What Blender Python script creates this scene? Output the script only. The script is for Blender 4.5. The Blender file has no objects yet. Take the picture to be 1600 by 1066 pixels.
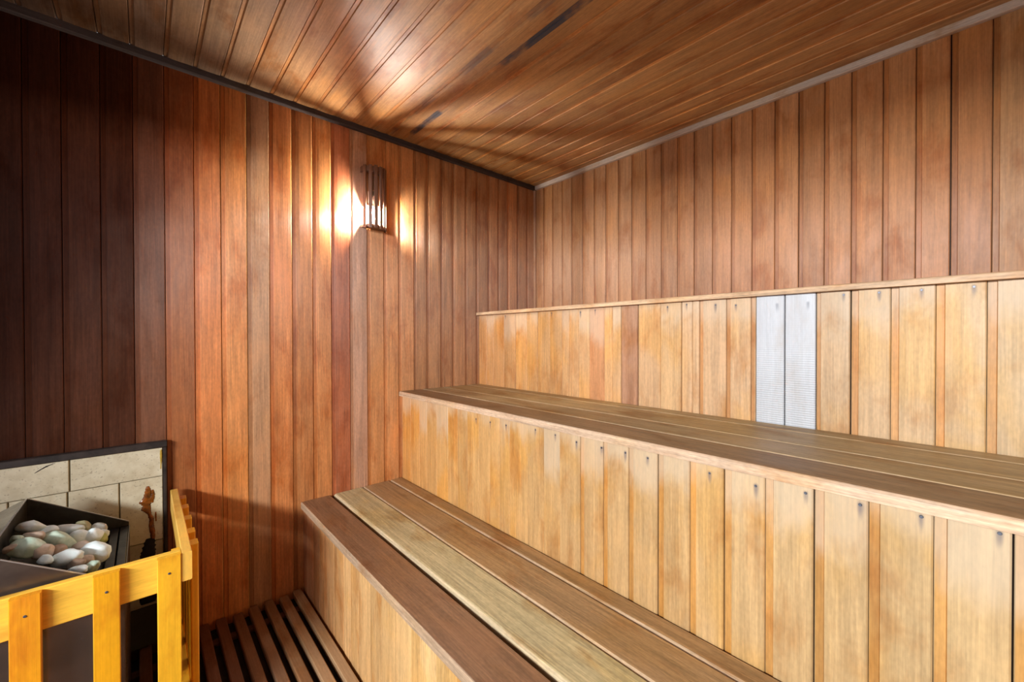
import bpy, bmesh, math, random
from mathutils import Vector, Matrix, noise as mnoise
S = bpy.context.scene
COL = S.collection
H = 1.15                                   # eye height above the floor
YL, XR = 1.98, 1.9985                      # wall with the sconce, wall behind the benches
ZC = 1.0053 + H + .024                     # ceiling
Z1, Z2, Z3 = -.7308 + H, -.2781 + H, .1533 + H   # bench heights
X1, X2, X3 = .5175, 1.0064, 1.511          # riser planes
XMIN, YMIN = -.85, -.9

# ------------------------------------------------------------------ materials
def nodes(name):
    m = bpy.data.materials.new(name); m.use_nodes = True
    nt = m.node_tree; nt.nodes.clear()
    return m, nt, nt.nodes, nt.links

class G:
    """small node-graph helper"""
    def __init__(s, name):
        s.m, s.nt, s.N, s.L = nodes(name)
        s.out = s.N.new('ShaderNodeOutputMaterial'); s.b = s.N.new('ShaderNodeBsdfPrincipled')
        s.L.new(s.b.outputs[0], s.out.inputs[0])
    def inp(s, sock, v):
        if isinstance(v, bpy.types.NodeSocket): s.L.new(v, sock)
        elif v is not None: sock.default_value = v
    def math(s, op, a, b=None, c=None, clamp=False):
        n = s.N.new('ShaderNodeMath'); n.operation = op; n.use_clamp = clamp
        s.inp(n.inputs[0], a); s.inp(n.inputs[1], b); s.inp(n.inputs[2], c); return n.outputs[0]
    def vmath(s, op, a, b=None):
        n = s.N.new('ShaderNodeVectorMath'); n.operation = op
        s.inp(n.inputs[0], a); s.inp(n.inputs[1], b)
        return n.outputs['Value'] if op == 'LENGTH' else n.outputs[0]
    def ramp(s, x, lo, hi, a=0.0, b=1.0):
        n = s.N.new('ShaderNodeMapRange'); n.interpolation_type = 'SMOOTHSTEP'
        for k, v in enumerate((x, lo, hi, a, b)): s.inp(n.inputs[k], v)
        return n.outputs[0]
    def noise(s, vec, scale, detail=3.0, rough=.55, dist=0.0):
        n = s.N.new('ShaderNodeTexNoise'); s.inp(n.inputs['Vector'], vec)
        n.inputs['Scale'].default_value = scale; n.inputs['Detail'].default_value = detail
        n.inputs['Roughness'].default_value = rough; n.inputs['Distortion'].default_value = dist
        return n.outputs['Fac']
    def mix(s, f, a, b, mode='MIX'):
        n = s.N.new('ShaderNodeMix'); n.data_type = 'RGBA'; n.blend_type = mode
        s.inp(n.inputs[0], f); s.inp(n.inputs[6], a); s.inp(n.inputs[7], b); return n.outputs[2]
    def attr(s, name):
        n = s.N.new('ShaderNodeAttribute'); n.attribute_name = name; return n
    def bump(s, h, strength, dist=.002):
        n = s.N.new('ShaderNodeBump'); n.inputs['Strength'].default_value = strength
        n.inputs['Distance'].default_value = dist; s.L.new(h, n.inputs['Height']); s.L.new(n.outputs[0], s.b.inputs['Normal'])
    def obj(s):
        return s.N.new('ShaderNodeTexCoord').outputs['Object']

def wood(name, rough=.42, spec=.5, streak=.35, blotch=.5, fade=0.0, dark=(.10, .045, .02), coat=0.0, ridges=False, bump=.25, aniso=0.0, gold=.5, palec=(.62, .50, .40), heat_shade=False):
    """plank wood: colour per board from the 'tone' attribute, grain along v, own blotches and nail stains"""
    g = G(name)
    uv = g.N.new('ShaderNodeUVMap').outputs[0]
    sep = g.N.new('ShaderNodeSeparateXYZ'); g.L.new(uv, sep.inputs[0])
    u, v = sep.outputs[0], sep.outputs[1]
    seed = g.attr('seed').outputs['Fac']
    def vec(su, sv, k):
        n = g.N.new('ShaderNodeCombineXYZ')
        g.L.new(g.math('MULTIPLY', u, su), n.inputs[0]); g.L.new(g.math('MULTIPLY', v, sv), n.inputs[1])
        g.L.new(g.math('MULTIPLY', seed, k), n.inputs[2]); return n.outputs[0]
    tone = g.attr('tone').outputs['Color']
    gr = g.noise(vec(1, .022, 37), 260, 4, .6)            # fine grain
    gr2 = g.noise(vec(1, .05, 91), 55, 4, .6, .6)         # broad growth bands
    bl = g.noise(vec(1, .45, 53), 9, 4, .62, .4)          # blotches
    sp = g.noise(vec(1, .35, 17), 190, 2, .5)             # flecks
    bri = g.math('MULTIPLY_ADD', g.math('SUBTRACT', gr, .5), streak * 1.5, 1.0)
    bri = g.math('MULTIPLY', bri, g.math('MULTIPLY_ADD', g.math('SUBTRACT', gr2, .5), streak * 1.6, 1.0))
    bri = g.math('MULTIPLY', bri, g.math('MULTIPLY_ADD', g.math('SUBTRACT', sp, .5), streak * .8, 1.0))
    comb = g.N.new('ShaderNodeCombineColor')
    for k in range(3): g.L.new(bri, comb.inputs[k])
    c = g.mix(1.0, tone, comb.outputs[0], 'MULTIPLY')
    redder = g.mix(1.0, c, (.78, .60, .42, 1), 'MULTIPLY')
    c = g.mix(g.math('MULTIPLY', g.ramp(bl, .48, .72), blotch), c, redder)
    pale = g.mix(.55, c, g.mix(1.0, tone, (*[min(2.2, .75 + p) for p in palec], 1), 'MULTIPLY'))
    c = g.mix(g.math('MULTIPLY', g.ramp(bl, .46, .25), blotch * .8), c, pale)
    b2 = g.noise(vec(.8, .5, 71), 6, 3, .55, .5)
    c = g.mix(g.math('MULTIPLY', g.ramp(b2, .45, .66), gold), c, g.mix(1.0, c, (1.06, .93, .62, 1), 'MULTIPLY'))
    if fade:                                              # greyed, bleached top ends of the riser boards
        fz = g.math('MULTIPLY_ADD', g.math('SUBTRACT', bl, .5), .22, v)
        lim = g.math('MULTIPLY_ADD', g.math('FRACT', g.math('MULTIPLY', seed, 7.31)), .16, .03)
        f = g.ramp(fz, lim, g.math('SUBTRACT', lim, .09), 0.0, fade)
        c = g.mix(f, c, (.62, .54, .42, 1))
    na = g.attr('nail').outputs['Vector']                 # iron stain under each nail: (u, v, strength)
    ns = g.N.new('ShaderNodeSeparateXYZ'); g.L.new(na, ns.inputs[0])
    du = g.math('SUBTRACT', u, ns.outputs[0]); dv = g.math('SUBTRACT', v, ns.outputs[1])
    du = g.math('DIVIDE', du, .0055); dvd = g.math('DIVIDE', dv, g.math('MULTIPLY_ADD', g.math('GREATER_THAN', dv, 0.0), .020, .007))
    d = g.math('SQRT', g.math('ADD', g.math('MULTIPLY', du, du), g.math('MULTIPLY', dvd, dvd)))
    d = g.math('MULTIPLY_ADD', g.math('SUBTRACT', gr2, .5), 1.2, d)
    c = g.mix(g.math('MULTIPLY', g.ramp(d, 1.25, .15), ns.outputs[2]), c, (.07, .075, .11, 1))
    ch = g.attr('char').outputs['Fac']                    # blackened streaks along a joint
    chm = g.math('MULTIPLY', g.ramp(g.noise(vec(.5, .25, 29), 14, 4, .6), .44, .60), ch)
    c = g.mix(chm, c, (.035, .033, .042, 1))
    if heat_shade:                                             # heat browning and the upper wall's shade put into the colour, a ragged plume
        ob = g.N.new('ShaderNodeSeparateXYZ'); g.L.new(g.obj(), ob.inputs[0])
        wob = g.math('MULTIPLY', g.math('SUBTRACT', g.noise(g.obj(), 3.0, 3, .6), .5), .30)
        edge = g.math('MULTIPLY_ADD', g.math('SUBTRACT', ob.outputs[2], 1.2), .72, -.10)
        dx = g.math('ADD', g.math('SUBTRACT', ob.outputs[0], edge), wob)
        hshade = g.ramp(dx, .12, -.30, 0.0, .80)
        c = g.mix(hshade, c, g.mix(1.0, c, (.40, .26, .20, 1), 'MULTIPLY'))
    g.L.new(c, g.b.inputs['Base Color'])
    g.L.new(g.math('MULTIPLY_ADD', g.math('SUBTRACT', bl, .5), .35, rough), g.b.inputs['Roughness'])
    sp2 = g.N.new('ShaderNodeSeparateColor'); g.L.new(tone, sp2.inputs[0])
    spv = g.ramp(sp2.outputs[0], .05, .26, spec * .18, spec)
    if heat_shade: spv = g.math('MULTIPLY', spv, g.math('MULTIPLY_ADD', hshade, -.85, 1.0))
    g.L.new(spv, g.b.inputs['Specular IOR Level'])
    if aniso:                                             # fibres run along v: highlights spread across the grain
        g.b.inputs['Anisotropic'].default_value = aniso
        tn = g.N.new('ShaderNodeTangent'); tn.direction_type = 'UV_MAP'; tn.uv_map = 'UVMap'
        g.L.new(tn.outputs[0], g.b.inputs['Tangent'])
    g.b.inputs['Coat Weight'].default_value = coat; g.b.inputs['Coat Roughness'].default_value = .22
    h = g.math('ADD', gr, g.math('MULTIPLY', gr2, .7))
    if ridges:
        w = g.math('SINE', g.math('MULTIPLY', v, 900.0))
        h = g.math('MULTIPLY_ADD', w, g.ramp(v, .12, .34, .05, .9), h)
    g.bump(h, bump, .0012)
    return g.m

def plain(name, col, rough=.5, metal=0.0, var=.15, scale=40, spec=.5, bump=0.0, col2=None):
    g = G(name); n = g.noise(g.obj(), scale, 4, .6, .3)
    c2 = col2 or tuple(x * (1 - var * 2) for x in col[:3])
    g.L.new(g.mix(g.ramp(n, .3, .7), (*col[:3], 1), (*c2[:3], 1)), g.b.inputs['Base Color'])
    g.L.new(g.math('MULTIPLY_ADD', g.math('SUBTRACT', n, .5), .3, rough), g.b.inputs['Roughness'])
    g.b.inputs['Metallic'].default_value = metal; g.b.inputs['Specular IOR Level'].default_value = spec
    if bump: g.bump(n, bump, .002)
    return g.m

M = {}
M['wall'] = wood('varnished_dark_cedar', .58, .72, .66, 1.0, aniso=.9, heat_shade=True)
M['wall_right'] = wood('varnished_cedar', .50, .5, .50, .95, aniso=.8)
M['ceiling'] = wood('ceiling_cedar', .50, .5, .62, 1.3, aniso=.7)
M['riser'] = wood('pale_cedar', .5, .4, .46, .8, fade=.38, gold=.85)
M['riser_low'] = wood('pale_cedar_unbleached', .5, .4, .58, .9, gold=.6)
M['white'] = wood('bleached_board', .42, .5, .14, .35, ridges=True, bump=.5, gold=0.0)
M['seat'] = wood('worn_bench_wood', .5, .35, .75, .95)
M['trim'] = wood('trim_wood', .55, .35, .5, .9)
M['slat'] = wood('duckboard_wood', .6, .35, .4, .9)
M['guard'] = wood('yellow_varnished_pine', .36, .45, .26, .9, coat=.15, gold=.2, palec=(.85, .55, .06))
M['lampwood'] = wood('sconce_wood', .4, .5, .3, .4)
M['void'] = plain('dark_cavity', (.012, .010, .009), .9)
M['floor'] = plain('damp_dark_floor', (.020, .015, .012), .7, 0, .3, 12, bump=.2)
M['plaster'] = plain('anteroom_plaster', (.6, .56, .5), .8)
M['steel'] = plain('heater_steel', (.17, .165, .15), .34, .85, .35, 9, bump=.05)
M['steel_brown'] = plain('heat_tinted_steel', (.20, .16, .13), .30, .8, .3, 7, bump=.05, col2=(.09, .07, .06))
M['steel_bright'] = plain('heater_front_steel', (.42, .42, .40), .22, .95, .2, 7)
M['edge'] = plain('bright_steel_edge', (.62, .60, .56), .3, .8, .1)
M['black'] = plain('black_painted_steel', (.035, .036, .042), .42, .2, .2, 30)
M['frame'] = plain('dark_frame_strip', (.045, .035, .032), .5, .2, .3, 30)
M['nail'] = plain('nail_steel', (.16, .17, .20), .45, .8, .2, 90)
M['resin'] = plain('burnt_resin', (.30, .085, .012), .25, 0, .35, 60, .6)
M['soot'] = plain('soot_black', (.012, .009, .010), .8, 0, .2, 60)
M['ceramic'] = plain('lamp_socket_ceramic', (.65, .63, .60), .4)
M['yellow_drip'] = plain('yellow_resin', (.55, .38, .06), .3, 0, .2, 60)

def tile_mat():
    g = G('cream_block_tiles')
    co = g.obj(); n = g.noise(co, 14, 5, .65); n2 = g.noise(co, 160, 2, .5)
    c = g.mix(g.ramp(n, .35, .7), (.74, .70, .53, 1), (.58, .52, .36, 1))
    c = g.mix(g.math('MULTIPLY', g.ramp(n2, .62, .72), .5), c, (.25, .20, .14, 1))
    c = g.mix(1.0, c, g.attr('tone').outputs['Color'], 'MULTIPLY')
    g.L.new(c, g.b.inputs['Base Color']); g.b.inputs['Roughness'].default_value = .6; g.bump(n, .15, .002)
    return g.m
M['tile'] = tile_mat()

def stone_mat(name, a, b, k=(.5, .5, .5)):
    g = G(name); co = g.obj()
    n = g.noise(co, 28, 5, .65, .8); n2 = g.noise(co, 90, 3, .6)
    c = g.mix(g.ramp(n, .40, .62), (*a, 1), (*b, 1))
    c = g.mix(g.math('MULTIPLY', g.ramp(n2, .58, .75), .5), c, (*k, 1))
    g.L.new(c, g.b.inputs['Base Color']); g.b.inputs['Roughness'].default_value = .55
    g.bump(n2, .3, .002); return g.m
STONE = {
    'w': stone_mat('white_stone', (.80, .92, .94), (.68, .82, .82), (.45, .54, .53)),
    'g': stone_mat('green_grey_stone', (.52, .64, .52), (.36, .50, .40), (.58, .56, .48)),
    't': stone_mat('tan_stone', (.56, .45, .36), (.42, .34, .27), (.52, .50, .42)),
    'o': stone_mat('olive_stone', (.42, .42, .25), (.33, .35, .20), (.50, .48, .34)),
    'p': stone_mat('speckled_stone', (.52, .53, .48), (.34, .35, .31), (.18, .17, .15)),
    'y': stone_mat('yellow_green_stone', (.40, .45, .16), (.30, .36, .13), (.50, .48, .28)),
    'b': stone_mat('brown_stone', (.36, .25, .17), (.25, .18, .13), (.45, .38, .30)),
}
def bulb_mat():
    m, nt, N, L = nodes('lit_bulb'); o = N.new('ShaderNodeOutputMaterial'); e = N.new('ShaderNodeEmission')
    e.inputs[0].default_value = (1.0, .965, .92, 1); e.inputs[1].default_value = BULB
    L.new(e.outputs[0], o.inputs[0]); return m
BULB = 5000.0

# ------------------------------------------------------------------ mesh building
class MB:
    """collects polygons with uv and per-face tone / seed / nail / char"""
    def __init__(s): s.v, s.f, s.uv, s.t, s.s, s.n, s.c = [], [], [], [], [], [], []
    def face(s, pts, uvs, tone=(1, 1, 1), seed=0.0, nail=(9, 9, 0), char=0.0):
        b = len(s.v); s.v += [tuple(p) for p in pts]; s.f.append(list(range(b, b + len(pts))))
        s.uv += uvs; s.t.append(tone); s.s.append(seed); s.n.append(nail); s.c.append(char)
    def prism(s, O, a, n, b, prof, L, tone, seed, nail=(9, 9, 0), char=0.0, tones=None, v0=0.0, lift=0.0, edge_char=False):
        """extrude the closed profile [(u, h), ...] (counter-clockwise, h along n) by L along b"""
        O, a, n, b = Vector(O), Vector(a), Vector(n), Vector(b)
        base = len(s.v); k = len(prof)
        for (u, h) in prof: s.v.append(tuple(O + a * u + n * (h + lift)))
        for (u, h) in prof: s.v.append(tuple(O + a * u + n * (h + lift) + b * L))
        flip = a.cross(n).dot(b) < 0
        acc = 0
        for i in range(k):
            j = (i + 1) % k
            (u0, h0), (u1, h1) = prof[i], prof[j]
            q = [base + i, base + j, base + k + j, base + k + i]
            side = abs(u1 - u0) < abs(h1 - h0)
            uu0, uu1 = (u0 + h0, u1 + h1) if side else (u0, u1)
            uvs = [(uu0, v0), (uu1, v0), (uu1, v0 + L), (uu0, v0 + L)]
            if not flip: q.reverse(); uvs.reverse()
            s.f.append(q); s.uv += uvs
            s.t.append(tones[i] if tones and tones[i] else tone); s.s.append(seed); s.n.append(nail); s.c.append(char * (1.0 if (not edge_char or i >= k - 5) else .12))
        for e in (0, 1):
            q = [base + e * k + i for i in range(k)]; uvs = [(u, v0 + h) for (u, h) in prof]
            if (e == 0) == flip: q.reverse(); uvs.reverse()
            s.f.append(q); s.uv += uvs; s.t.append(tone); s.s.append(seed); s.n.append((9, 9, 0)); s.c.append(0.0)
    def box(s, lo, hi, tone=(1, 1, 1), seed=0.0, axis=2, bev=0.0):
        """box with its grain along axis"""
        ax = [Vector((1, 0, 0)), Vector((0, 1, 0)), Vector((0, 0, 1))]
        ia, ib = [(1, 2), (0, 2), (0, 1)][axis]
        w, h, L = hi[ia] - lo[ia], hi[ib] - lo[ib], hi[axis] - lo[axis]
        c = min(bev, w * .45, h * .45)
        if c: prof = [(c, 0), (w - c, 0), (w, c), (w, h - c), (w - c, h), (c, h), (0, h - c), (0, c)]
        else: prof = [(0, 0), (w, 0), (w, h), (0, h)]
        s.prism(lo, ax[ia], ax[ib], ax[axis], prof, L, tone, seed)
    def build(s, name, mat, parent=None, origin=None, smooth=False):
        me = bpy.data.meshes.new(name)
        o = Vector(origin) if origin else Vector((0, 0, 0))
        me.from_pydata([tuple(Vector(p) - o) for p in s.v], [], s.f)
        uvl = me.uv_layers.new(name='UVMap'); flat = [x for p in s.uv for x in p]; uvl.data.foreach_set('uv', flat)
        t = me.attributes.new('tone', 'FLOAT_COLOR', 'FACE'); t.data.foreach_set('color', [x for c in s.t for x in (*c[:3], 1)])
        me.attributes.new('seed', 'FLOAT', 'FACE').data.foreach_set('value', s.s)
        me.attributes.new('nail', 'FLOAT_VECTOR', 'FACE').data.foreach_set('vector', [x for c in s.n for x in c])
        me.attributes.new('char', 'FLOAT', 'FACE').data.foreach_set('value', s.c)
        me.materials.append(mat)
        if smooth: me.shade_smooth()
        me.update()
        ob = bpy.data.objects.new(name, me); COL.objects.link(ob); ob.location = o
        if parent:
            ob.parent = parent; ob.location = o - parent.location if origin else -parent.location
        return ob

def empty(name, loc, label, cat, group=None):
    o = bpy.data.objects.new(name, None); COL.objects.link(o); o.location = loc; o.empty_display_size = .1
    return tag(o, label, cat, group)
def tag(o, label, cat, group=None):
    o['label'] = label; o['category'] = cat
    if group: o['group'] = group
    return o
def struct(o, label=None):
    o['kind'] = 'structure'
    if label: o['label'] = label; o['category'] = o.name.split('_')[0]
    return o
def jit(t, r, k=.10):
    f = 1 + r.uniform(-k, k); h = r.uniform(-k, k) * .35
    return (t[0] * f, t[1] * f * (1 - h * .4), t[2] * f * (1 - h))
def lerp(a, b, t): return tuple(x + (y - x) * t for x, y in zip(a, b))
def grad(stops, x):
    if x <= stops[0][0]: return stops[0][1]
    for (x0, c0), (x1, c1) in zip(stops, stops[1:]):
        if x <= x1: return lerp(c0, c1, (x - x0) / (x1 - x0))
    return stops[-1][1]

def board_profile(u0, u1, r, strip=.013, T=.012, gap=.0009, gapl=None, cup=.0009, rec=.0035):
    """tongue-and-groove board: recessed strip, chamfer, faintly crowned face"""
    tilt = r.uniform(-.0011, .0011)
    a, b = u0 + (gapl or gap), u1 - gap
    P = [(a, -T)]; Pt = []
    P.append((b, -T)); P.append((b, -.0026)); P.append((b - .0024, 0))
    n = 5; s0 = a + strip + .0018 if strip else a + .0014
    for i in range(1, n):
        t = i / n; x = (b - .0024) + (s0 - (b - .0024)) * t
        P.append((x, cup * (1 - (2 * t - 1) ** 2) + tilt * (2 * t - 1)))
    P.append((s0, 0))
    if strip: P += [(s0 - .0016, -rec), (a + .0012, -rec), (a, -rec - .0012)]
    else: P.append((a, -.0018))
    return P

def boards(mb, O, a, n, b, edges, L, tone_fn, r, strip=.013, edge_k=1.0, nails=None, char=None, strip_k=1.0, strip_c=(.84, .72, .58), gap=.0007, chars=False, cracks=()):
    """row of boards between consecutive edges (u, strip width)"""
    for i in range(len(edges) - 1):
        g_ = gap
        u0, u1 = edges[i][0], edges[i + 1][0]; st = edges[i][1]
        tone = tone_fn(i, (u0 + u1) / 2); seed = r.uniform(0, 10)
        P = board_profile(u0, u1, r, st, gap=g_, gapl=next((w for (c, w) in cracks if abs(c - u0) < .003), None))
        tones = None
        if st:
            tones = [None] * len(P); sc = jit(tuple(q * w for q, w in zip(tone, strip_c)), r, .10)
            tones[-3] = tones[-4] = tuple(min(.9, q * strip_k) for q in sc)
        if edge_k != 1.0 and tones: tones[2] = tuple(min(.7, q * edge_k) for q in tone)  # right-hand chamfer lightened: worn edge and lamp highlight put into the colour
        nl = (9, 9, 0)
        if nails:
            for (nu, nv, ns) in nails:
                if u0 <= nu < u1: nl = (nu, nv, ns)
        mb.prism(O, a, n, b, P, L, tone, seed, nl, char(i, u0) if char else 0.0, tones, edge_char=chars)

def extend(e, lo, hi, pitch=.085):
    e = sorted(e)
    while e[0] - pitch > lo: e.insert(0, e[0] - pitch)
    e.insert(0, lo)
    while e[-1] + pitch < hi - .02: e.append(e[-1] + pitch)
    if e[-1] < hi - .004: e.append(hi)
    else: e[-1] = hi
    return e

R = random.Random(7)
WL_D = (.048, .018, .011)
# ---- wall with the sconce
LE = [-.279, -.196, -.106, -.024, .061, .147, .231, .319, .4, .487, .571, .652, .738, .823, .909, .989, 1.078, 1.156, 1.244, 1.323, 1.413, 1.494, 1.585, 1.665, 1.746, 1.831, 1.919]
LE = extend(LE, XMIN, XR)
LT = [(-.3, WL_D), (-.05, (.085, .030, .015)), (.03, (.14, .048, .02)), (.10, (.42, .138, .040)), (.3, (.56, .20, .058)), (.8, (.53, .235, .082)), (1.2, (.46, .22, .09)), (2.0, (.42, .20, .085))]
special_left = {.061: (.34, .12, .04), -.024: (.17, .068, .034), .319: (.48, .26, .13), .147: (.62, .22, .065), .4: (.58, .22, .07), .652: (.40, .13, .055), .738: (.48, .27, .17), .231: (.64, .26, .08)}
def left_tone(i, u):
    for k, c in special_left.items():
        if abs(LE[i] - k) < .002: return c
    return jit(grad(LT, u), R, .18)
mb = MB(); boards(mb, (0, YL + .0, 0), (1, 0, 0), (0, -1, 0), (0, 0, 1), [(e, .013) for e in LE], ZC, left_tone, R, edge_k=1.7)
mb.box((XMIN, YL + .012, 0), (XR, YL + .08, ZC), (.03, .018, .012))
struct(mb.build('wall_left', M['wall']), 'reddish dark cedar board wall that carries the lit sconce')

# ---- wall behind the benches (u runs from the corner towards the camera)
RE = [1.979, 1.901, 1.82, 1.737, 1.658, 1.572, 1.486, 1.402, 1.318, 1.232, 1.147, 1.06, .974, .89, .802, .718, .633, .546, .461, .375, .292, .203, .118, .036, -.055]
RE = extend([YL - y for y in RE if y < 1.95], 0, YL - YMIN)
RT = [(0, (.38, .185, .08)), (.5, (.42, .22, .105)), (1.2, (.41, .192, .080)), (2.0, (.42, .185, .066)), (2.2, (.47, .29, .13))]
def right_tone(i, u): return jit(grad(RT, u), R, .13)
mb = MB(); boards(mb, (XR, YL, 0), (0, -1, 0), (-1, 0, 0), (0, 0, 1), [(e, .013) for e in RE], ZC, right_tone, R, cracks=[(YL - .036, .0028), (YL - .46, .002), (YL - .89, .002)])
mb.box((XR + .012, YMIN, 0), (XR + .08, YL, ZC), (.04, .022, .014))
struct(mb.build('wall_right', M['wall_right']), 'orange brown cedar board wall behind the tiered benches')

# ---- ceiling
CE = [-.196, -.107, -.029, .058, .142, .225, .308, .391, .477, .558, .647, .725, .817, .891, .973, 1.059, 1.152, 1.241, 1.314, 1.391, 1.478, 1.556, 1.638, 1.715, 1.793, 1.877]
CE = extend([x * 1.0239 for x in CE], XMIN, XR)
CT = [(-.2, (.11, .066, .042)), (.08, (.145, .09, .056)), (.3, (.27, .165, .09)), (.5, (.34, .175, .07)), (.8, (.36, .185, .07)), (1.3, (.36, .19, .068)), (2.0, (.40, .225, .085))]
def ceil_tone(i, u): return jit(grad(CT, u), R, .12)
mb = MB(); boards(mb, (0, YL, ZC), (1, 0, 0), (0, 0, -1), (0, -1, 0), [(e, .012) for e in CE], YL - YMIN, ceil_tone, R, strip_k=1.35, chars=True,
                  char=lambda i, u: 1.0 if abs(u - .973 * 1.0239) < .01 else (.55 if abs(u - .891 * 1.0239) < .01 else .22 if .5 < u < 1.3 else 0.0))
mb.box((XMIN, YMIN, ZC + .012), (XR, YL, ZC + .08), (.03, .018, .012))
struct(mb.build('ceiling', M['ceiling']), 'sooty cedar board ceiling')

# ---- floor, walls behind the camera with an unseen doorway widened for the light
mb = MB(); mb.box((XMIN, YMIN, -.08), (XR + .08, YL + .08, 0)); struct(mb.build('floor', M['floor']), 'dark bare floor under the duckboard')
def side_boards(name, O, a, n, u0, u1, z0, z1, mat=M['wall_right']):
    pass
mb = MB(); BE = extend([0.0], XMIN, XR)
boards(mb, (0, YMIN, 0), (1, 0, 0), (0, 1, 0), (0, 0, 1), [(e, .013) for e in BE], ZC, lambda i, u: jit((.46, .24, .12), R), R)
mb.box((XMIN, YMIN - .08, 0), (XR, YMIN - .012, ZC), (.03, .018, .012))
struct(mb.build('wall_back', M['wall_right']), 'cedar board wall behind the camera')
DY0, DY1, DZ = -.82, 1.35, 1.93
mb = MB()
for (y0, y1, z0, z1) in ((YMIN, DY0, 0, ZC), (DY1, YL, 0, ZC), (DY0, DY1, DZ, ZC)):
    e = extend([y0 + .085], y0, y1)
    boards(mb, (XMIN, 0, z0), (0, 1, 0), (1, 0, 0), (0, 0, 1), [(q, .013) for q in e], z1 - z0, lambda i, u: jit((.42, .21, .10), R), R)
    mb.box((XMIN - .08, y0, z0), (XMIN - .012, y1, z1), (.03, .018, .012))
struct(mb.build('wall_front', M['wall_right']), 'cedar board wall with an unseen doorway widened for the light')

# ---- trims
def trim(name, prof, O, a, n, b, L, tone, label, mat=None):
    mb = MB(); mb.prism(O, a, n, b, prof, L, tone, R.uniform(0, 9)); return struct(mb.build(name, mat or M['trim']), label)
sq = lambda w, h, c=.003: [(0, 0), (w, 0), (w, h - c), (w - c, h), (0, h)]
trim('trim_1', sq(.020, .026), (XMIN, YL, ZC), (0, -1, 0), (0, 0, -1), (1, 0, 0), XR - XMIN, (.060, .046, .042), 'charcoal dark strip between the sconce wall and the ceiling')
trim('trim_2', sq(.020, .026), (XR, YL - .02, ZC), (-1, 0, 0), (0, 0, -1), (0, -1, 0), YL - .02 - YMIN, (.50, .42, .34), 'grey brown strip between the bench wall and the ceiling')
trim('trim_3', sq(.014, .014), (XR, YL, Z3), (-1, 0, 0), (0, -1, 0), (0, 0, 1), ZC - Z3 - .026, (.40, .23, .14), 'narrow strip in the corner of the two walls')

# ------------------------------------------------------------------ benches
def fl(e): return e
PAIRS = {}
def nail_proto():
    bm = bmesh.new()
    bmesh.ops.create_cone(bm, cap_ends=True, segments=10, radius1=.0032, radius2=.0024, depth=.0016)
    me = bpy.data.meshes.new('nail'); bm.to_mesh(me); bm.free(); me.materials.append(M['nail'])
    return me
NAIL = nail_proto()
def add_nail(parent, x, y, z):
    o = bpy.data.objects.new('nail', NAIL); COL.objects.link(o); o.parent = parent
    o.location = (x, y, z); o.rotation_euler = (0, -math.pi / 2, 0)
    return o

def plank(parent, x0, x1, ztop, th, tone, mat, r_front=.008, y0=YMIN + .004, y1=YL - .003, name='seat_plank', label=None, edge=None):
    w = x1 - x0; rf = min(r_front, th * .45); prof = [(0, 0), (w, 0)]
    prof += [(w, th - .003), (w - .003, th)]
    for i in range(5):
        t = math.pi / 2 * i / 4
        prof.append((rf - rf * math.sin(t), th - rf + rf * math.cos(t)))
    worn = edge or tuple(min(.8, .55 * q + .45 * w) for q, w in zip(tone, (.66, .52, .36)))
    tones = [None] * 4 + [None] + [worn] * 4 + [worn if edge else None]   # rubbed pale front nosing
    mb = MB(); mb.prism((x0, y1, ztop - th), (1, 0, 0), (0, 0, 1), (0, -1, 0), prof, y1 - y0, tone, R.uniform(0, 9), tones=tones[:len(prof)])
    o = mb.build(name, mat, parent)
    if label: o['label'] = label
    return o

Y0 = YL - .003
YE = YMIN + .004
def riser(parent, x, ztop, zbot, edges, tone_fn, nails, mat=None, name='front_panel'):
    """boards standing on end, u from the sconce wall towards the camera, v down from the top"""
    mb = MB()
    boards(mb, (x, Y0, ztop), (0, -1, 0), (-1, 0, 0), (0, 0, -1), edges, ztop - zbot, tone_fn, R, nails=nails, strip_c=(.95, .74, .46), gap=.0004, cracks=[(Y0 - q, .0022) for q in (1.547, .544, .378, .205, -.051)])
    mb.box((x + .012, YE, zbot), (x + .022, Y0, ztop), (.02, .012, .008))
    return mb.build(name, mat or M['riser'], parent)

# lowest bench
bench = empty('sauna_bench', (X1, .5, 0), 'lowest sauna bench tier with four weathered brown seat planks beside the slatted floor', 'bench', 'stepped sauna benches')
E1 = [1.923, 1.831, 1.748, 1.66, 1.58, 1.48, 1.414, 1.344, 1.251, 1.167, 1.066, .985, .94, .86]
E1 = [(u, 0.0) for u in extend([Y0 - y for y in E1], 0, Y0 - YE)]
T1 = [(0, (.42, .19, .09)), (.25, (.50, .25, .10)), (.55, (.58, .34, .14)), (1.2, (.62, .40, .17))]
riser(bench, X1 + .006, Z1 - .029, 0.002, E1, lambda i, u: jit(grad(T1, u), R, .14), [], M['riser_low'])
PT = [(.24, .125, .062), (.46, .385, .21), (.32, .20, .095), (.31, .185, .08)]
for (a, b), t, rf in zip(((.515, .640), (.657, .7915), (.796, .9305), (.936, X2 - .006)), PT, (.005, .014, .010, .013)):
    plank(bench, a, b, Z1, .028, t, M['seat'], rf)
for yy in (1.75, .9, .05, -.8):
    mb = MB(); mb.box((X1 + .03, yy, Z1 - .085), (X2 - .012, yy + .04, Z1 - .0285), (.3, .18, .09), 1.0, 0); mb.build('joist', M['riser'], bench)

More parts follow.
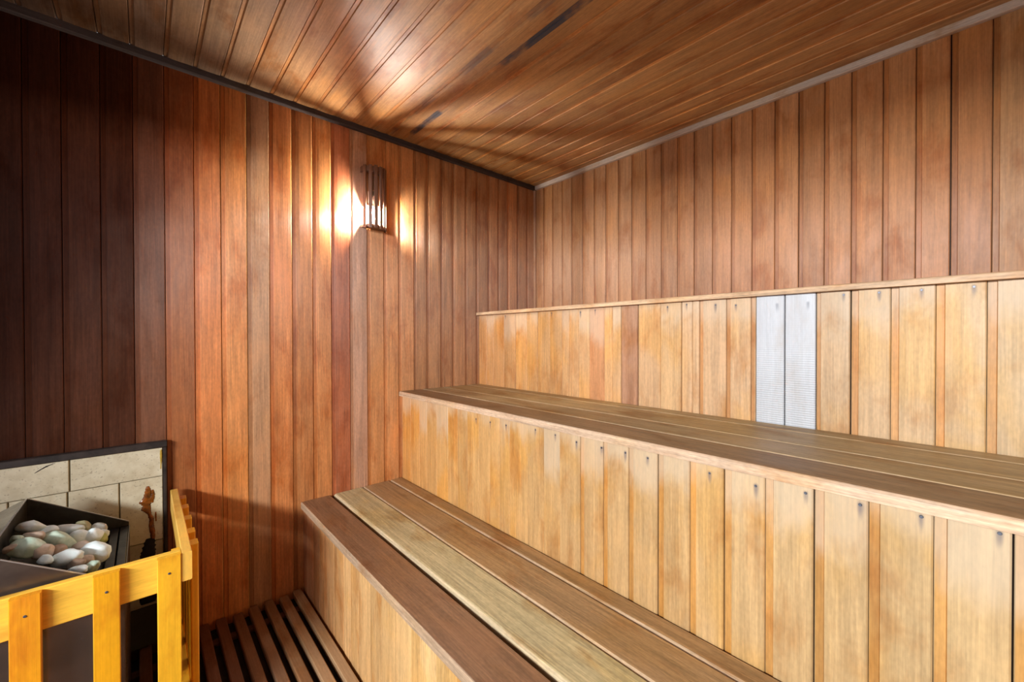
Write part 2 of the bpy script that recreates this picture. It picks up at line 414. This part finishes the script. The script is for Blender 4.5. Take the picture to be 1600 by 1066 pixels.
# middle bench
bench2 = empty('sauna_bench', (X2, .5, 0), 'middle sauna bench tier with pale cedar riser and rounded front plank', 'bench', 'stepped sauna benches')
E2 = [1.887, 1.728, 1.547, 1.399, 1.249, 1.132, 1.036, .957, .886]
E2s = [.802, .716, .631, .544, .458, .378, .292, .205, .12, .035, -.051]
E2 = sorted([(Y0 - y, 0.0) for y in E2 + [1.80, 1.64, 1.47, 1.32, 1.19]] + [(Y0 - y, .0145) for y in E2s])
E2 = [(0, 0.0)] + E2
while E2[-1][0] + .085 < Y0 - YE: E2.append((E2[-1][0] + .085, .0145))
if Y0 - YE - E2[-1][0] < .035: E2.pop()
E2.append((Y0 - YE, 0))
T2 = [(0, (.56, .28, .09)), (.4, (.58, .325, .115)), (.9, (.53, .315, .125)), (1.2, (.50, .31, .135)), (2.1, (.47, .325, .155))]
N2 = [(1.336, -.332), (1.245, -.331), (1.15, -.328), (.995, -.319), (.903, -.321), (.815, -.328), (.721, -.327), (.64, -.325), (.571, -.325), (.409, -.326), (.31, -.33), (.218, -.32), (.132, -.318), (.05, -.314), (-.038, -.312)]
zt2 = Z2 - .0245
panel2 = riser(bench2, X2, zt2, .002, E2, lambda i, u: jit(grad(T2, u), R, .07), [(Y0 - y, zt2 - (z + H), .6) for y, z in N2])
for y, z in N2: add_nail(panel2, X2 - .0006, y, z + H)
PT2 = [(.26, .165, .085), (.35, .25, .125), (.36, .26, .125), (.34, .245, .12)]
for (a, b), t, rf in zip(((.988, 1.1225), (1.126, 1.257), (1.2605, 1.4215), (1.425, X3 - .006)), PT2, (.009, .006, .005, .006)):
    plank(bench2, a, b, Z2, .024, t, M['seat'], rf, edge=(.56, .40, .27) if a < 1 else None)
for yy in (1.75, .9, .05, -.8):
    mb = MB(); mb.box((X2 + .03, yy, Z2 - .085), (X3 - .012, yy + .04, Z2 - .0245), (.3, .18, .09), 1.0, 0); mb.build('joist', M['riser'], bench2)

# top bench
bench3 = empty('sauna_bench', (X3, .5, 0), 'topmost sauna bench tier against the right wall, thin plank edge above eye level', 'bench', 'stepped sauna benches')
E3 = [1.90, 1.838, 1.745, 1.65, 1.56, 1.479, 1.394, 1.314, 1.269, 1.21, 1.148, 1.068, 1.025, .983, .903, .803, .72, .677]
E3s = [.652, .559, .481]
E3t = [.302, .222, .136, .051, -.035]
zt3 = Z3 - .0185
T3 = [(0, (.56, .28, .11)), (.5, (.57, .32, .13)), (.9, (.56, .34, .17)), (1.5, (.55, .36, .20)), (2.1, (.55, .39, .21))]
sp3 = {.983: (.40, .22, .13), 1.148: (.52, .25, .11), 1.068: (.60, .35, .16), .903: (.68, .43, .22), .803: (.56, .36, .18)}
def t3(i, u):
    for k, c in sp3.items():
        if abs(u - (Y0 - k)) < .05 and E3a[i][0] >= Y0 - k - .002 and E3a[i][0] <= Y0 - k + .002: return c
    return jit(grad(T3, u), R, .09)
E3a = [(0, 0.0)] + sorted([(Y0 - y, 0.0) for y in E3] + [(Y0 - y, .012) for y in E3s] + [(Y0 - .466, 0)])
N3 = [(1.73, .129), (1.381, .127), (1.2, .118), (1.116, .126), (.774, .118), (.699, .123), (.595, .115), (.528, .11), (.237, .123), (.16, .127), (.077, .125), (-.014, .126)]
nl3 = [(Y0 - y, max(.012, zt3 - (z + H)), .6) for y, z in N3]
mb = MB(); zb3 = .002
boards(mb, (X3, Y0, zt3), (0, -1, 0), (-1, 0, 0), (0, 0, -1), E3a, zt3 - zb3, t3, R, nails=nl3, strip_c=(.92, .70, .48), gap=.0005, cracks=[(Y0 - q, .0026) for q in (1.65, 1.479, .983, .903, .72, .222)])
E3b = [(Y0 - y, .0145) for y in E3t]; E3b[0] = (E3b[0][0], .009)
while E3b[-1][0] + .085 < Y0 - YE: E3b.append((E3b[-1][0] + .085, .0145))
if Y0 - YE - E3b[-1][0] < .035: E3b.pop()
E3b.append((Y0 - YE, 0))
boards(mb, (X3, Y0, zt3), (0, -1, 0), (-1, 0, 0), (0, 0, -1), E3b, zt3 - zb3, t3, R, nails=nl3, strip_c=(.92, .70, .48), gap=.0005, cracks=[(Y0 - q, .0026) for q in (1.65, 1.479, .983, .903, .72, .222)])
mb.box((X3 + .012, YE, zb3), (X3 + .022, Y0, zt3), (.02, .012, .008))
panel3 = mb.build('front_panel', M['riser'], bench3)
for y, z in N3: add_nail(panel3, X3 - .0006, y, min(z + H, zt3 - .012))
for k, (ya, yb) in enumerate(((.4655, .385), (.3835, .3025))):
    mb = MB(); P = board_profile(Y0 - ya, Y0 - yb, R, 0.0, gap=.0012 if k else .0005)
    mb.prism((X3, Y0, zt3), (0, -1, 0), (-1, 0, 0), (0, 0, -1), P, zt3 - zb3, (.53, .56, .59), R.uniform(0, 9), (Y0 - (yb + .02), .03, .5))
    o = mb.build('riser_board', M['white'], bench3); o['label'] = ('whitish bleached riser board with a dark crack at its right edge', 'whitish bleached riser board with ridged lower half and nail specks')[k]
for k, (a, b) in enumerate(((1.491, 1.625), (1.63, 1.75), (1.755, 1.87), (1.875, XR - .006))):
    plank(bench3, a, b, Z3, .018, (.52, .30, .145), M['seat'], .006)

# ------------------------------------------------------------------ duckboard on the floor
duck = empty('duckboard', (.2, .5, 0), 'dark brown slatted duckboard on the floor in front of the lowest bench', 'floor grate')
x = .478
k = 0
while x > XMIN + .05:
    mb = MB(); tone = jit(lerp((.40, .25, .13), (.16, .075, .045), min(1, k / 5)), R, .08)
    mb.box((x, YMIN + .02, .012), (x + .0335, YL - .01 - .012 * (k % 3 == 1), .040), tone, R.uniform(0, 9), 1, .003)
    mb.build('slat', M['slat'], duck); x -= .0552; k += 1
for yy in (1.86, 1.2, .5, -.2, -.8):
    mb = MB(); mb.box((XMIN + .03, yy, 0), (.512, yy + .035, .0122), (.14, .07, .045), R.uniform(0, 9), 0, .002); mb.build('cross_batten', M['slat'], duck)

# ------------------------------------------------------------------ sconce
LX, LZ0, LZ1, LR = .850, H + .535, H + .838, .070
lamp = empty('wall_sconce', (LX, YL, LZ0), 'lit half-round wooden slat sconce high on the left wall', 'lamp')
def half_ring(mb, r0, r1, z0, z1, tone, n=16):
    for i in range(n):
        a0, a1 = math.pi * i / n, math.pi * (i + 1) / n
        p = lambda r, a, z: Vector((LX - r * math.cos(a), YL - .0005 - r * math.sin(a), z))
        q = [[p(r0, a0, z1), p(r1, a0, z1), p(r1, a1, z1), p(r0, a1, z1)], [p(r0, a1, z0), p(r1, a1, z0), p(r1, a0, z0), p(r0, a0, z0)],
             [p(r1, a0, z0), p(r1, a1, z0), p(r1, a1, z1), p(r1, a0, z1)], [p(r0, a1, z0), p(r0, a0, z0), p(r0, a0, z1), p(r0, a1, z1)]]
        for f in q: mb.face(f, [(v.x, v.z) for v in f], tone, 3.0)
    for a in (0, math.pi):
        f = [p(r0, a, z0), p(r1, a, z0), p(r1, a, z1), p(r0, a, z1)]
        mb.face(f, [(v.x, v.z) for v in f], tone, 3.0)
LT_ = (.17, .085, .055)
mb = MB(); half_ring(mb, LR - .016, LR - .0085, LZ1 - .030, LZ1 - .004, LT_); mb.build('shade_hoop', M['lampwood'], lamp)
mb = MB(); half_ring(mb, LR - .016, LR - .0085, LZ0 + .006, LZ0 + .018, LT_); mb.build('shade_hoop', M['lampwood'], lamp)
mb = MB(); half_ring(mb, .0, LR - .016, LZ1 - .022, LZ1 - .012, LT_); mb.build('top_cap', M['lampwood'], lamp)
mb = MB(); half_ring(mb, .0, LR - .016, LZ0 + .006, LZ0 + .014, LT_); mb.build('bottom_cap', M['lampwood'], lamp)
mb = MB(); half_ring(mb, .0, LR - .017, H + .585 + .058, H + .585 + .064, LT_); mb.build('socket_shelf', M['lampwood'], lamp)  # unseen half-disc added to keep the bulb's steep light off the ceiling
for a in (.19, .33, .46, .59, .715, .835, .96):
    a *= math.pi
    d = Vector((-math.cos(a), -math.sin(a), 0)); t = Vector((math.sin(a), -math.cos(a), 0))
    mb = MB(); w, th = .0082, .0065
    O = Vector((LX, YL, LZ0 + R.uniform(-.001, .001))) + d * (LR - .0085) - t * (w)
    mb.prism(O, t, d, (0, 0, 1), [(0, 0), (2 * w, 0), (2 * w, th - .002), (2 * w - .002, th), (.002, th), (0, th - .002)], LZ1 - LZ0, jit(LT_, R), R.uniform(0, 9))
    mb.build('shade_slat', M['lampwood'], lamp)
mb = MB(); mb.box((LX - .022, YL - .008, LZ0 + .03), (LX + .022, YL - .0012, LZ1 - .03), (.2, .1, .06), 2.0, 2, .002); mb.build('back_plate', M['lampwood'], lamp)
def lathe(name, prof, mat, parent, loc, n=24):
    bm = bmesh.new(); rings = []
    for (r, z) in prof:
        rings.append([bm.verts.new((r * math.cos(2 * math.pi * i / n), r * math.sin(2 * math.pi * i / n), z)) for i in range(n)] if r > 1e-6 else [bm.verts.new((0, 0, z))])
    for A, B in zip(rings, rings[1:]):
        for i in range(n):
            j = (i + 1) % n
            if len(A) == 1 and len(B) == 1: continue
            if len(A) == 1: bm.faces.new((A[0], B[i], B[j]))
            elif len(B) == 1: bm.faces.new((A[i], A[j], B[0]))
            else: bm.faces.new((A[i], A[j], B[j], B[i]))
    bmesh.ops.recalc_face_normals(bm, faces=bm.faces)
    me = bpy.data.meshes.new(name); bm.to_mesh(me); bm.free(); me.materials.append(mat); me.shade_smooth()
    o = bpy.data.objects.new(name, me); COL.objects.link(o); o.parent = parent; o.location = Vector(loc) - parent.location
    return o
BX, BY, BZ = .832, YL - .032, H + .585
lathe('socket', [(0, .13), (.016, .13), (.016, .075), (.013, .07), (.013, .045), (0, .045)], M['ceramic'], lamp, (BX, BY, BZ))
bulb = lathe('bulb', [(0, -.0125), (.006, -.011), (.009, -.006), (.010, 0), (.009, .007), (.007, .016), (.0065, .045), (0, .045)], bulb_mat(), lamp, (BX, BY, BZ))
bulb['label'] = 'bright glowing white bulb'

# ------------------------------------------------------------------ tiled heat shield on the wall
bx0, bx1, bt = -.56, .056, H - .384
shield = empty('heat_shield', (-.2, YL, .04), 'cream tiled heat shield with dark edging on the wall behind the heater', 'heat shield')
yb = YL - .0015
mb = MB(); mb.box((bx0, yb - .012, .045), (bx1 - .006, yb, bt - .012), (.38, .33, .26)); mb.build('mortar_bed', M['tile'], shield)
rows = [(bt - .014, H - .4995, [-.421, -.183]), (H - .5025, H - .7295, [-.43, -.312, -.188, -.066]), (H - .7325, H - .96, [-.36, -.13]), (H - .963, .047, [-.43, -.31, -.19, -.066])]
mb = MB()
for (zt, zb, js0) in rows:
    js = [bx0] + js0 + [bx1 - .006]
    for a, b in zip(js, js[1:]):
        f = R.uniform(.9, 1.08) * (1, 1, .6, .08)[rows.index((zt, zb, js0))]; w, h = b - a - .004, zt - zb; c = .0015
        mb.prism((a + .002, yb - .012, zb), (1, 0, 0), (0, -1, 0), (0, 0, 1), [(0, 0), (w, 0), (w, .005), (w - c, .0065), (c, .0065), (0, .005)], h, (f, f * .985, f * .96), R.uniform(0, 9))
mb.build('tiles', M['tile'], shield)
mb = MB(); mb.box((bx0, yb - .026, bt - .012), (bx1 + .004, yb, bt + .010), axis=0, bev=.002); mb.build('edge_strip', M['frame'], shield)
mb = MB(); mb.box((bx1 - .006, yb - .024, .045), (bx1 + .004, yb, bt - .0125), axis=2, bev=.002); mb.build('edge_strip', M['frame'], shield)
def blob(name, pts, mat, parent, y, label=None):
    """thick run of resin: circles (x, z, r) joined into a low relief"""
    bm = bmesh.new()
    rr = random.Random(3); dense = []
    for (x0, z0, r0), (x1, z1, r1) in zip(pts, pts[1:]):
        n = 6
        for i in range(n): t = i / n; dense.append((x0 + (x1 - x0) * t, z0 + (z1 - z0) * t, (r0 + (r1 - r0) * t) * rr.uniform(.85, 1.15)))
    dense.append(pts[-1])
    rows_ = []
    for (x_, z_, r_) in dense:
        prof = [(-1, 0), (-.8, .55), (-.3, .95), (.3, .95), (.8, .55), (1, 0)]
        rows_.append([bm.verts.new((x_ + r_ * u, y - min(.004, r_ * .6) * h, z_)) for u, h in prof])
    for A, B in zip(rows_, rows_[1:]):
        for i in range(5): bm.faces.new((A[i], A[i + 1], B[i + 1], B[i]))
        bm.faces.new((A[5], A[0], B[0], B[5]))
    bm.faces.new(rows_[0]); bm.faces.new(list(reversed(rows_[-1])))
    bmesh.ops.recalc_face_normals(bm, faces=bm.faces)
    me = bpy.data.meshes.new(name); bm.to_mesh(me); bm.free(); me.materials.append(mat); me.shade_smooth()
    o = bpy.data.objects.new(name, me); COL.objects.link(o); o.parent = parent; o.location = -parent.location
    if label: o['label'] = label
    return o
yt = yb - .0182
blob('resin_drip', [(.007, H - .530, .004), (.008, H - .545, .009), (.006, H - .566, .010), (.000, H - .585, .017), (.004, H - .597, .012), (.002, H - .612, .013), (.010, H - .628, .006), (.017, H - .650, .007), (.016, H - .672, .007), (.019, H - .700, .007), (.020, H - .722, .006)], M['resin'], shield, yt, 'orange brown resin run')
blob('resin_drip', [(.019, H - .545, .004), (.021, H - .56, .006), (.018, H - .577, .007), (.019, H - .592, .003)], M['resin'], shield, yt)
blob('resin_drip', [(.028, H - .628, .002), (.028, H - .645, .003), (.029, H - .662, .002)], M['resin'], shield, yt)
blob('resin_drip', [(.044, H - .405, .003), (.044, H - .43, .004), (.044, H - .452, .002), (.043, H - .475, .0015)], M['yellow_drip'], shield, yt, 'thin yellow resin run at the top right')
blob('soot_mark', [(.013, H - .718, .012), (.010, H - .742, .018), (.006, H - .775, .020), (.004, H - .815, .024), (.004, H - .88, .026), (.006, H - .95, .02)], M['soot'], shield, yt, 'black scorch mark')

blob('soot_mark', [(-.258, H - .424, .0015), (-.245, H - .415, .003), (-.23, H - .406, .004), (-.215, H - .401, .002)], M['soot'], shield, yt)

# ------------------------------------------------------------------ heater
hx0, hx1, hy0, hy1 = -.256, -.040, 1.403, 1.83
ha, hb, hb2 = H - .468, H - .599, H - .606
heater = empty('sauna_heater', ((hx0 + hx1) / 2, (hy0 + hy1) / 2, .04), 'steel sauna heater with sloping stone hopper inside the yellow guard', 'heater')
def sheet(name, quad, th, mat, n):
    """flat sheet: polygon (points in order) thickened along n"""
    mb = MB(); q = [Vector(p) for p in quad]; n = Vector(n).normalized() * th; q2 = [p + n for p in q]
    nrm = (q[1] - q[0]).cross(q[2] - q[0])
    if nrm.dot(n) > 0: q, q2 = q[::-1], q2[::-1]
    uvf = lambda f: [(p.x + p.y, p.z) for p in f]
    mb.face(q, uvf(q)); r = q2[::-1]; mb.face(r, uvf(r))
    for i in range(len(q)):
        j = (i + 1) % len(q); f = [q[j], q[i], q2[i], q2[j]]; mb.face(f, uvf(f))
    return mb.build(name, mat, heater)
z0 = .042
sheet('back_plate', [(hx0, hy1, z0), (hx1, hy1, z0), (hx1, hy1, hb), (hx0, hy1, ha)], .002, M['steel'], (0, 1, 0))
sheet('front_plate', [(hx0, hy0, z0), (hx1, hy0, z0), (hx1, hy0, hb2), (hx0, hy0, ha)], .002, M['steel_brown'], (0, -1, 0))
sheet('side_plate', [(hx0, hy0, z0), (hx0, hy1, z0), (hx0, hy1, ha), (hx0, hy0, ha)], .002, M['steel'], (-1, 0, 0))
sheet('side_plate', [(hx1, hy0, z0), (hx1, hy1, z0), (hx1, hy1, hb - .012), (hx1, hy0, hb2 - .008)], .002, M['steel_brown'], (1, 0, 0))
sheet('side_flange', [(hx0 - .003, hy0, ha + .001), (hx0 - .003, hy1, ha + .001), (hx0 - .05, hy1 - .01, ha - .022), (hx0 - .05, hy0, ha - .022)], .0015, M['steel_bright'], (0, 0, -1))
for (q0, q1) in ((((hx0, hy1 - .001, ha), (hx1, hy1 - .001, hb))), ((hx0, hy0 - .002, ha), (hx1, hy0 - .002, hb2)), ((hx0 - .002, hy0, ha), (hx0 - .002, hy1, ha))):
    a_, b_ = Vector(q0), Vector(q1); d = (b_ - a_); L = d.length; d.normalize(); s = Vector((0, 1, 0)) if abs(d.y) < .5 else Vector((1, 0, 0)); n = s.cross(d)
    if n.z < 0: n = -n
    mb = MB(); mb.prism(a_ - s * .0005, s, n, d, [(0, 0), (.0035, 0), (.0035, .002), (0, .002)], L, (1, 1, 1), 0); mb.build('rim_edge', M['edge'], heater)
for (a, b) in ((hx1 - .043, hx1 - .0235), (hx1 - .0205, hx1 - .001)):
    mb = MB(); mb.box((a, hy0 + .004, hb - .05), (b, hy1 - .004, hb - .012), axis=1, bev=.0015); mb.build('side_rail', M['black'], heater)
sheet('stone_grate', [(hx0 + .003, hy0 + .003, ha - .085), (hx1 - .045, hy0 + .003, hb - .030), (hx1 - .045, hy1 - .003, hb - .030), (hx0 + .003, hy1 - .003, ha - .085)], .003, M['black'], (0, 0, -1))
mb = MB(); mb.box((hx0 + .004, hy0 - .006, .06), (hx1 - .02, hy0 - .0025, H - .66), axis=2, bev=.001); mb.build('front_cover', M['steel_bright'], heater)
for fx in (hx0 + .02, hx1 - .05):
    for fy in (hy0 + .02, hy1 - .05):
        mb = MB(); mb.box((fx, fy, .040), (fx + .03, fy + .03, .07), axis=2); mb.build('foot', M['black'], heater)

# stones, piled in the hopper
STN = [(-.225, 1.66, -.509, .056, .028, 'w', 'smooth bluish white stone at the left back of the heater pile'),
 (-.200, 1.655, -.526, .050, .022, 'w', 'flat pale blue stone behind the tan one in the heater pile'),
 (-.236, 1.566, -.505, .034, .020, 'g', 'small mint green stone at the far left of the heater pile'),
 (-.236, 1.525, -.512, .034, .020, 't', 'pinkish stone under the mint green one at the pile left edge'),
 (-.215, 1.598, -.520, .062, .036, 't', 'tan ridged stone in front of the two blue white ones'),
 (-.214, 1.521, -.517, .074, .036, 'g', 'large pale green stone at the front left of the pile'),
 (-.190, 1.517, -.532, .050, .038, 't', 'pinkish grey stone right of the large pale green one'),
 (-.171, 1.583, -.541, .072, .052, 'g', 'biggest grey green stone in the middle of the pile'),
 (-.164, 1.691, -.547, .072, .028, 'w', 'long white slanting stone at the back of the pile'),
 (-.137, 1.707, -.557, .044, .034, 'o', 'olive stone at the back beside the long white one'),
 (-.135, 1.623, -.558, .047, .040, 'w', 'angular white stone right of the biggest grey green one'),
 (-.112, 1.630, -.566, .042, .042, 'w', 'knobbly white stone between angular white and yellow green ones'),
 (-.104, 1.705, -.573, .044, .034, 'p', 'white stone with dark speckles at the back right of the pile'),
 (-.100, 1.645, -.580, .042, .034, 'y', 'yellow green stone near the black rail'),
 (-.092, 1.676, -.578, .020, .026, 'w', 'tiny white stone touching the black rail'),
 (-.101, 1.534, -.572, .066, .050, 'w', 'largest round white stone at the right of the pile'),
 (-.146, 1.491, -.553, .067, .033, 'w', 'white egg-shaped stone at the front rim'),
 (-.179, 1.478, -.540, .036, .020, 'w', 'small white stone at the front rim left of the egg-shaped one'),
 (-.127, 1.560, -.566, .042, .034, 't', 'rusty tan stone behind the largest white one'),
 (-.129, 1.470, -.566, .046, .024, 'b', 'brown stone at the front rim'),
 (-.124, 1.440, -.570, .042, .018, 'w', 'narrow cream white stone lowest at the front rim'),
 (-.100, 1.455, -.580, .036, .025, 'g', 'green grey stone under the largest white one'),
 (-.168, 1.532, -.548, .036, .032, 'b', 'dark brown stone below the biggest grey green one'),
 (-.111, 1.500, -.576, .030, .030, 't', 'tan chip between egg-shaped and largest white stones'),
 (-.185, 1.610, -.538, .032, .022, 'w', 'small cream stone behind the biggest grey green one')]
for k, (x_, y_, z_, w_, h_, c_, lab) in enumerate(STN):
    rr = random.Random(100 + k); bm = bmesh.new(); bmesh.ops.create_icosphere(bm, subdivisions=3, radius=1.0)
    off = Vector((rr.uniform(0, 50), rr.uniform(0, 50), rr.uniform(0, 50)))
    planes = [(Vector((rr.gauss(0, 1), rr.gauss(0, 1), rr.gauss(0, 1))).normalized(), rr.uniform(.62, .85)) for _ in range(5 if c_ == 'w' else 8)]
    for v in bm.verts:
        p = v.co.copy(); m = 1 + .22 * mnoise.noise(p * 1.3 + off) + .07 * mnoise.noise(p * 3.5 + off)
        for (n_, d_) in planes:
            e = (p * m).dot(n_)
            if e > d_: p -= n_ * (e - d_) * .85 / m
        v.co = p * m
    tilt = Matrix.Rotation(rr.uniform(-.5, .5), 4, 'Y') @ Matrix.Rotation(rr.uniform(-.3, .3), 4, 'X')
    rz = Matrix.Rotation(-.73 + rr.uniform(-.35, .35), 4, 'Z')
    sc = Matrix.Diagonal((w_ * .56, max(h_, w_ * .6) * .60, h_ * .60, 1))
    bm.transform(rz @ tilt @ sc if c_ not in 'w' else rz @ sc)
    me = bpy.data.meshes.new('heater_stone'); bm.to_mesh(me); bm.free(); me.materials.append(STONE[c_]); me.shade_smooth()
    o = bpy.data.objects.new('heater_stone', me); COL.objects.link(o); o.location = (x_, y_, z_ + H + .009)
    tag(o, lab, 'stone', 'stones piled in the heater')

# ------------------------------------------------------------------ guard fence round the heater
GT = H - .556
guard = empty('heater_guard', (-.2, 1.37, 0), 'yellow varnished wooden guard fence around the heater', 'guard')
GC = (.82, .43, .022); GO = (.78, .36, .010)
fy = 1.352
mb = MB(); mb.box((-.56, fy + .018, GT - .092), (.068, fy + .038, GT), (.84, .50, .06), 1.7, 0, .002); mb.build('front_rail', M['guard'], guard)
mb = MB(); mb.box((-.56, fy + .018, .14), (.068, fy + .038, .22), GC, 2.7, 0, .002); mb.build('front_rail', M['guard'], guard)
for k, (a, b) in enumerate(((-.463, -.417), (-.340, -.294), (-.217, -.171), (-.092, -.046), (.021, .068))):
    mb = MB(); mb.box((a, fy, .041), (b, fy + .0175, GT), jit((GC, GO, (.76, .31, .010), GO, GC)[k], R, .04), R.uniform(0, 9), 2, .0015); sl = mb.build('front_slat', M['guard'], guard)
    o = add_nail(sl, (a + b) / 2, fy - .0006, GT - .042); o.rotation_euler = (math.pi / 2, 0, 0)
mb = MB(); mb.box((.0685, fy + .004, GT - .075), (.0905, YL - .03, GT), (.76, .46, .09), 4.7, 1, .002); mb.build('side_rail', M['guard'], guard)
mb = MB(); mb.box((.0685, fy + .004, .14), (.0905, YL - .03, .20), GC, 5.7, 1, .002); mb.build('side_rail', M['guard'], guard)
for k, yy in enumerate((1.436, 1.527, 1.644, 1.759, 1.866)):
    mb = MB(); mb.box((.091, yy - .020, .041), (.109, yy + .020, GT - .010), jit(GO, R, .06), R.uniform(0, 9), 2, .003); mb.build('side_slat', M['guard'], guard)
mb = MB(); mb.box((.050, fy + .0385, .041), (.068, fy + .058, GT - .004), GC, 3.1, 2, .002); mb.build('corner_post', M['guard'], guard)
mb = MB(); mb.box((-.578, fy + .012, GT - .075), (-.5605, YL - .03, GT), GC, 4.1, 1, .002); mb.build('side_rail', M['guard'], guard)
for yy in (1.40, 1.6, 1.8):
    mb = MB(); mb.box((-.597, yy - .02, .041), (-.5785, yy + .02, GT - .006), GO, R.uniform(0, 9), 2, .003); mb.build('side_slat', M['guard'], guard)

# ------------------------------------------------------------------ light: unseen strip lamp added outside, and daylight through the doorway
w = bpy.data.worlds.new('anteroom'); S.world = w; w.use_nodes = True
bg = w.node_tree.nodes['Background']; bg.inputs[0].default_value = (.86, .92, 1.0, 1); bg.inputs[1].default_value = .85
def area(name, loc, target, sx, sy, power, col):
    l = bpy.data.lights.new(name, 'AREA'); l.shape = 'RECTANGLE'; l.size, l.size_y = sx, sy; l.energy = power; l.color = col
    o = bpy.data.objects.new(name, l); COL.objects.link(o); o.location = loc
    d = Vector(target) - Vector(loc); o.rotation_euler = d.to_track_quat('-Z', 'Y').to_euler(); return o
area('anteroom_light', (-2.7, -.45, 2.0), (1.5, .6, .9), 1.8, .25, 145, (.97, .98, 1.0))

# ------------------------------------------------------------------ camera
cd = bpy.data.cameras.new('camera'); cam = bpy.data.objects.new('camera', cd); COL.objects.link(cam)
cd.sensor_fit = 'HORIZONTAL'; cd.sensor_width = 36; cd.lens = 14.3648; cd.clip_start = .02
cam.matrix_world = Matrix(((.742785, .006738, -.669496, 0), (-.669527, .00457, -.742774, 0), (-.001945, .999967, .007906, H), (0, 0, 0, 1)))
S.camera = cam
vs = S.view_settings; vs.view_transform = 'Standard'; vs.look = 'None'; vs.exposure = 0.6; vs.gamma = 1.0; vs.use_curve_mapping = False
S.cycles.use_denoising = True
S.cycles.max_bounces = 10; S.cycles.diffuse_bounces = 6
